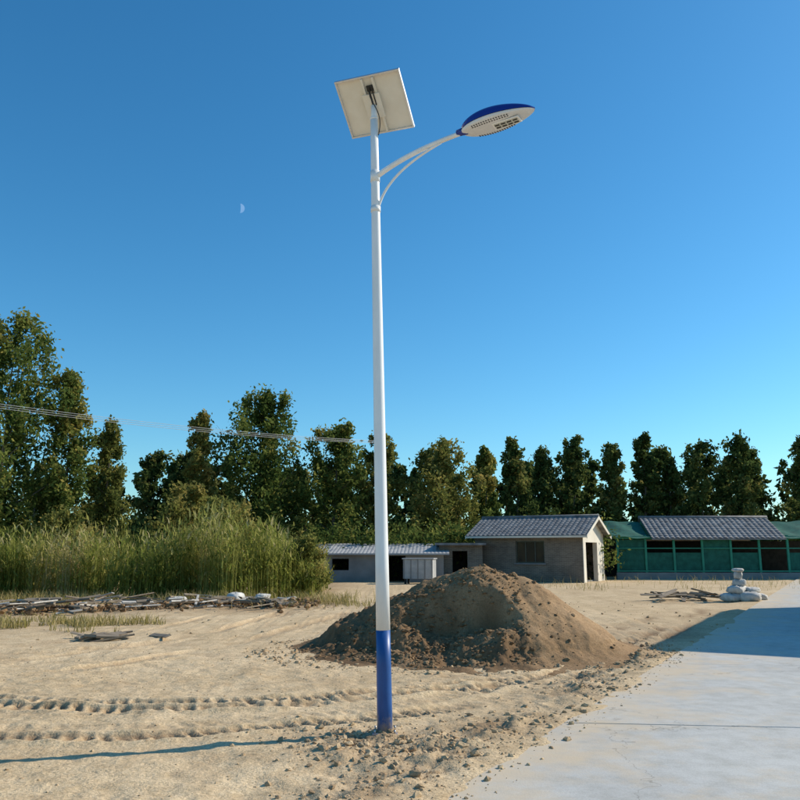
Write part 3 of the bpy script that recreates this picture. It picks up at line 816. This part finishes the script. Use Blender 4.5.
# ------------------------------------------------------------------ debris
def planks(name,n,fx,mt=M_WOOD,l=(.6,2.4)):
    it=[]
    for _ in range(n):
        x,y,zmax=fx()
        M=Matrix.Rotation(random.gauss(0,.6)+random.choice((0,0,1.2)),3,'Z')@Matrix.Rotation(random.gauss(0,.10),3,'Y')@Matrix.Rotation(random.gauss(0,.3),3,'X')
        it.append(((x,y,.04+zmax*random.random()),(random.uniform(*l),random.uniform(.04,.14),random.uniform(.015,.05)),M))
    return boxes(name,it,mt)
def dx():
    x=random.uniform(-15,-3.4);return x,25.2+max(-4,min(0,(x+5)*.62))+random.gauss(0,.75),.30*math.exp(-((x+9)/6)**2)
planks('timber_debris',190,dx,M_WOOD,(.25,1.4))
M_WOODL=simple('pale_timber',(.36,.33,.29),(.58,.55,.50),3,.8,.3,stretch=(.3,3,3))
planks('pale_timber_debris',90,dx,M_WOODL,(.2,1.0))
planks('timber_offcuts',20,lambda:(random.gauss(-5.5,.4),15.6+random.gauss(0,.2),.05),M_WOOD,(.25,.8))
planks('timber_boards',26,lambda:(random.uniform(8.6,10.6),27.4+random.gauss(0,.3),.22),M_WOOD,(.5,1.6))
xx=RNG.uniform(-15,-2.5,1600)
rp=np.column_stack([xx,25.2+np.clip((xx+5)*.62,-4,0)+RNG.normal(0,.85,1600),RNG.uniform(0,.14,1600)])
scatter('rubble',rp,.025*(6)**(RNG.random(1600)**2.2),M_PILE,RNG.uniform(0,.9,1600))
def sack_vf(c,s,seed):
    r=random.Random(seed);V=[];F_=[];nu,nv=20,12
    rz=r.uniform(0,3.14);ca,sa=math.cos(rz),math.sin(rz);ph=[r.uniform(0,6.28) for _ in range(6)]
    for j in range(nv+1):
        la=-math.pi/2+math.pi*j/nv
        for i_ in range(nu):
            lo=2*math.pi*i_/nu
            e=.6
            cx=math.copysign(abs(math.cos(lo))**e,math.cos(lo))*max(0,math.cos(la))**e
            cy=math.copysign(abs(math.sin(lo))**e,math.sin(lo))*max(0,math.cos(la))**e
            cz=math.copysign(abs(math.sin(la))**.8,math.sin(la))
            w_=1+.09*math.sin(3*lo+ph[0])*math.cos(2*la+ph[1])+.07*math.sin(7*lo+ph[2]+3*la)+.04*math.sin(11*lo+ph[3]-5*la)
            x,y,z=cx*s[0]*w_,cy*s[1]*w_,cz*s[2]*w_
            V.append((c[0]+x*ca-y*sa,c[1]+x*sa+y*ca,c[2]+z))
    for j in range(nv):
        for i_ in range(nu):
            a=j*nu+i_;b_=j*nu+(i_+1)%nu;F_.append((a,b_,b_+nu,a+nu))
    return V,F_
def sacks(name,items,mt=M_SACK):
    V=[];F_=[]
    for k,(c,s) in enumerate(items):
        v,f=sack_vf(c,s,k+len(name));b_=len(V);V+=v;F_+=[tuple(q+b_ for q in g) for g in f]
    return pobj(name,V,F_,mt,None,True)
sacks('sack_stack',[((10.8,26.8,.13),(.36,.28,.14)),((11.3,26.6,.16),(.40,.32,.17)),((11.75,27.0,.12),(.30,.26,.13)),((11.0,26.8,.38),(.32,.26,.13)),((11.45,26.8,.36),(.26,.22,.10)),((11.1,26.85,.60),(.20,.18,.12)),((11.08,26.85,.84),(.14,.13,.13)),((11.1,26.85,1.00),(.19,.15,.06))])
sacks('white_sacks',[((-5.2,26.0,.18),(.35,.24,.15)),((-4.4,26.3,.14),(.26,.22,.13)),((-6.9,25.6,.12),(.25,.2,.11))])

# ------------------------------------------------------------------ power line
M_CONC=simple('pole_concrete',(.45,.44,.42),(.55,.54,.5),3,.85)
M_WIRE=simple('cable_sheath',(.40,.40,.40),(.55,.55,.55),3,.4)
def util(name,x,y,h):
    u=empty(name,(x,y,0));tube_obj('shaft',[(0,0,-.1),(0,0,h)],[.13,.08],M_CONC,u,16)
    boxes('crossarm',[((0,0,h-.3),(.08,1.2,.08))],M_STEEL,u)
    for k_ in range(3): tube_obj('insulator_%d'%k_,[(0,-.5+k_*.5,h-.26),(0,-.5+k_*.5,h-.10)],[.04,.025],M_WHITE,u,10)
util('utility_pole',-26,20.0,7.9);util('utility_pole',-1.12,47.5,8.1)
V=[];F_=[]
for k_ in range(3):
    yo=-.5+k_*.5
    A=Vector((-26,20.0+yo,7.8));B=Vector((-1.12,47.5+yo,8.0))
    pts=[A.lerp(B,t_/24)-Vector((0,0,(.62+.03*k_)*4*(t_/24)*(1-t_/24))) for t_ in range(25)]
    v,q=tube(pts,[.0095]*25,6);b_=len(V);V+=v;F_+=[tuple(c+b_ for c in g) for g in q]
pobj('power_line',V,F_,M_WIRE,None,True)

# ------------------------------------------------------------------ moon (half moon, far away)
mm,nt,b=mat('moon_surface')
em=N(nt,'ShaderNodeEmission');n=noise(nt,.02);r=ramp(nt,n.outputs['Fac'],[(.3,(.30,.33,.36)),(.7,(.42,.44,.46))]);nt.links.new(r.outputs[0],em.inputs[0]);em.inputs[1].default_value=.38
tp=N(nt,'ShaderNodeBsdfTransparent');ad=N(nt,'ShaderNodeAddShader');nt.links.new(em.outputs[0],ad.inputs[0]);nt.links.new(tp.outputs[0],ad.inputs[1]);nt.links.new(ad.outputs[0],nt.nodes['Material Output'].inputs[0])
d=Vector((-.2,.9387,.4203)).normalized();mc=d*4000;R_=22
rx=Vector((0,0,1)).cross(d).normalized()*-1;ru=d.cross(rx)*-1
V=[];n_=16
for k_ in range(n_+1):
    a=-math.pi/2+math.pi*k_/n_;V.append(mc+rx*math.cos(a)*R_+ru*math.sin(a)*R_)
for k_ in range(n_-1,0,-1):
    a=-math.pi/2+math.pi*k_/n_;V.append(mc+rx*math.cos(a)*R_*.15+ru*math.sin(a)*R_)
pobj('moon',V,[tuple(range(len(V)))],mm)

# ------------------------------------------------------------------ light, sky, camera
AZ=72.0;EL=33.0
w_=bpy.data.worlds.new("World");S.world=w_;w_.use_nodes=True;nt=w_.node_tree
bg=nt.nodes['Background'];sk=nt.nodes.new('ShaderNodeTexSky');sk.sky_type='NISHITA';sk.sun_disc=False
sk.sun_elevation=math.radians(EL);sk.sun_rotation=math.radians(AZ);sk.air_density=1.0;sk.dust_density=.4;sk.ozone_density=2.8
gr=mixc(nt,1.0,sk.outputs[0],(.75,1.02,1.08),'MULTIPLY')
hs=nt.nodes.new('ShaderNodeHueSaturation');hs.inputs['Saturation'].default_value=1.17
nt.links.new(gr,hs.inputs['Color'])
nt.links.new(hs.outputs[0],bg.inputs[0]);bg.inputs[1].default_value=.145
sd=Vector((math.sin(math.radians(AZ))*math.cos(math.radians(EL)),math.cos(math.radians(AZ))*math.cos(math.radians(EL)),math.sin(math.radians(EL))))
sun=bpy.data.lights.new('sun','SUN');sun.energy=5.0;sun.angle=math.radians(.5);sun.color=(1,.90,.75)
so_=bpy.data.objects.new('sun',sun);link(so_);so_.rotation_euler=sd.to_track_quat('Z','Y').to_euler();so_.location=sd*50
cam=bpy.data.cameras.new('camera');co=bpy.data.objects.new('camera',cam);link(co)
cam.sensor_width=36;cam.lens=36;cam.clip_start=.05;cam.clip_end=9000
co.location=(0,0,1.65);co.rotation_euler=(math.radians(90+10.62),0,0)
S.camera=co
S.view_settings.view_transform='Standard';S.view_settings.look='None';S.view_settings.exposure=0;S.view_settings.gamma=1
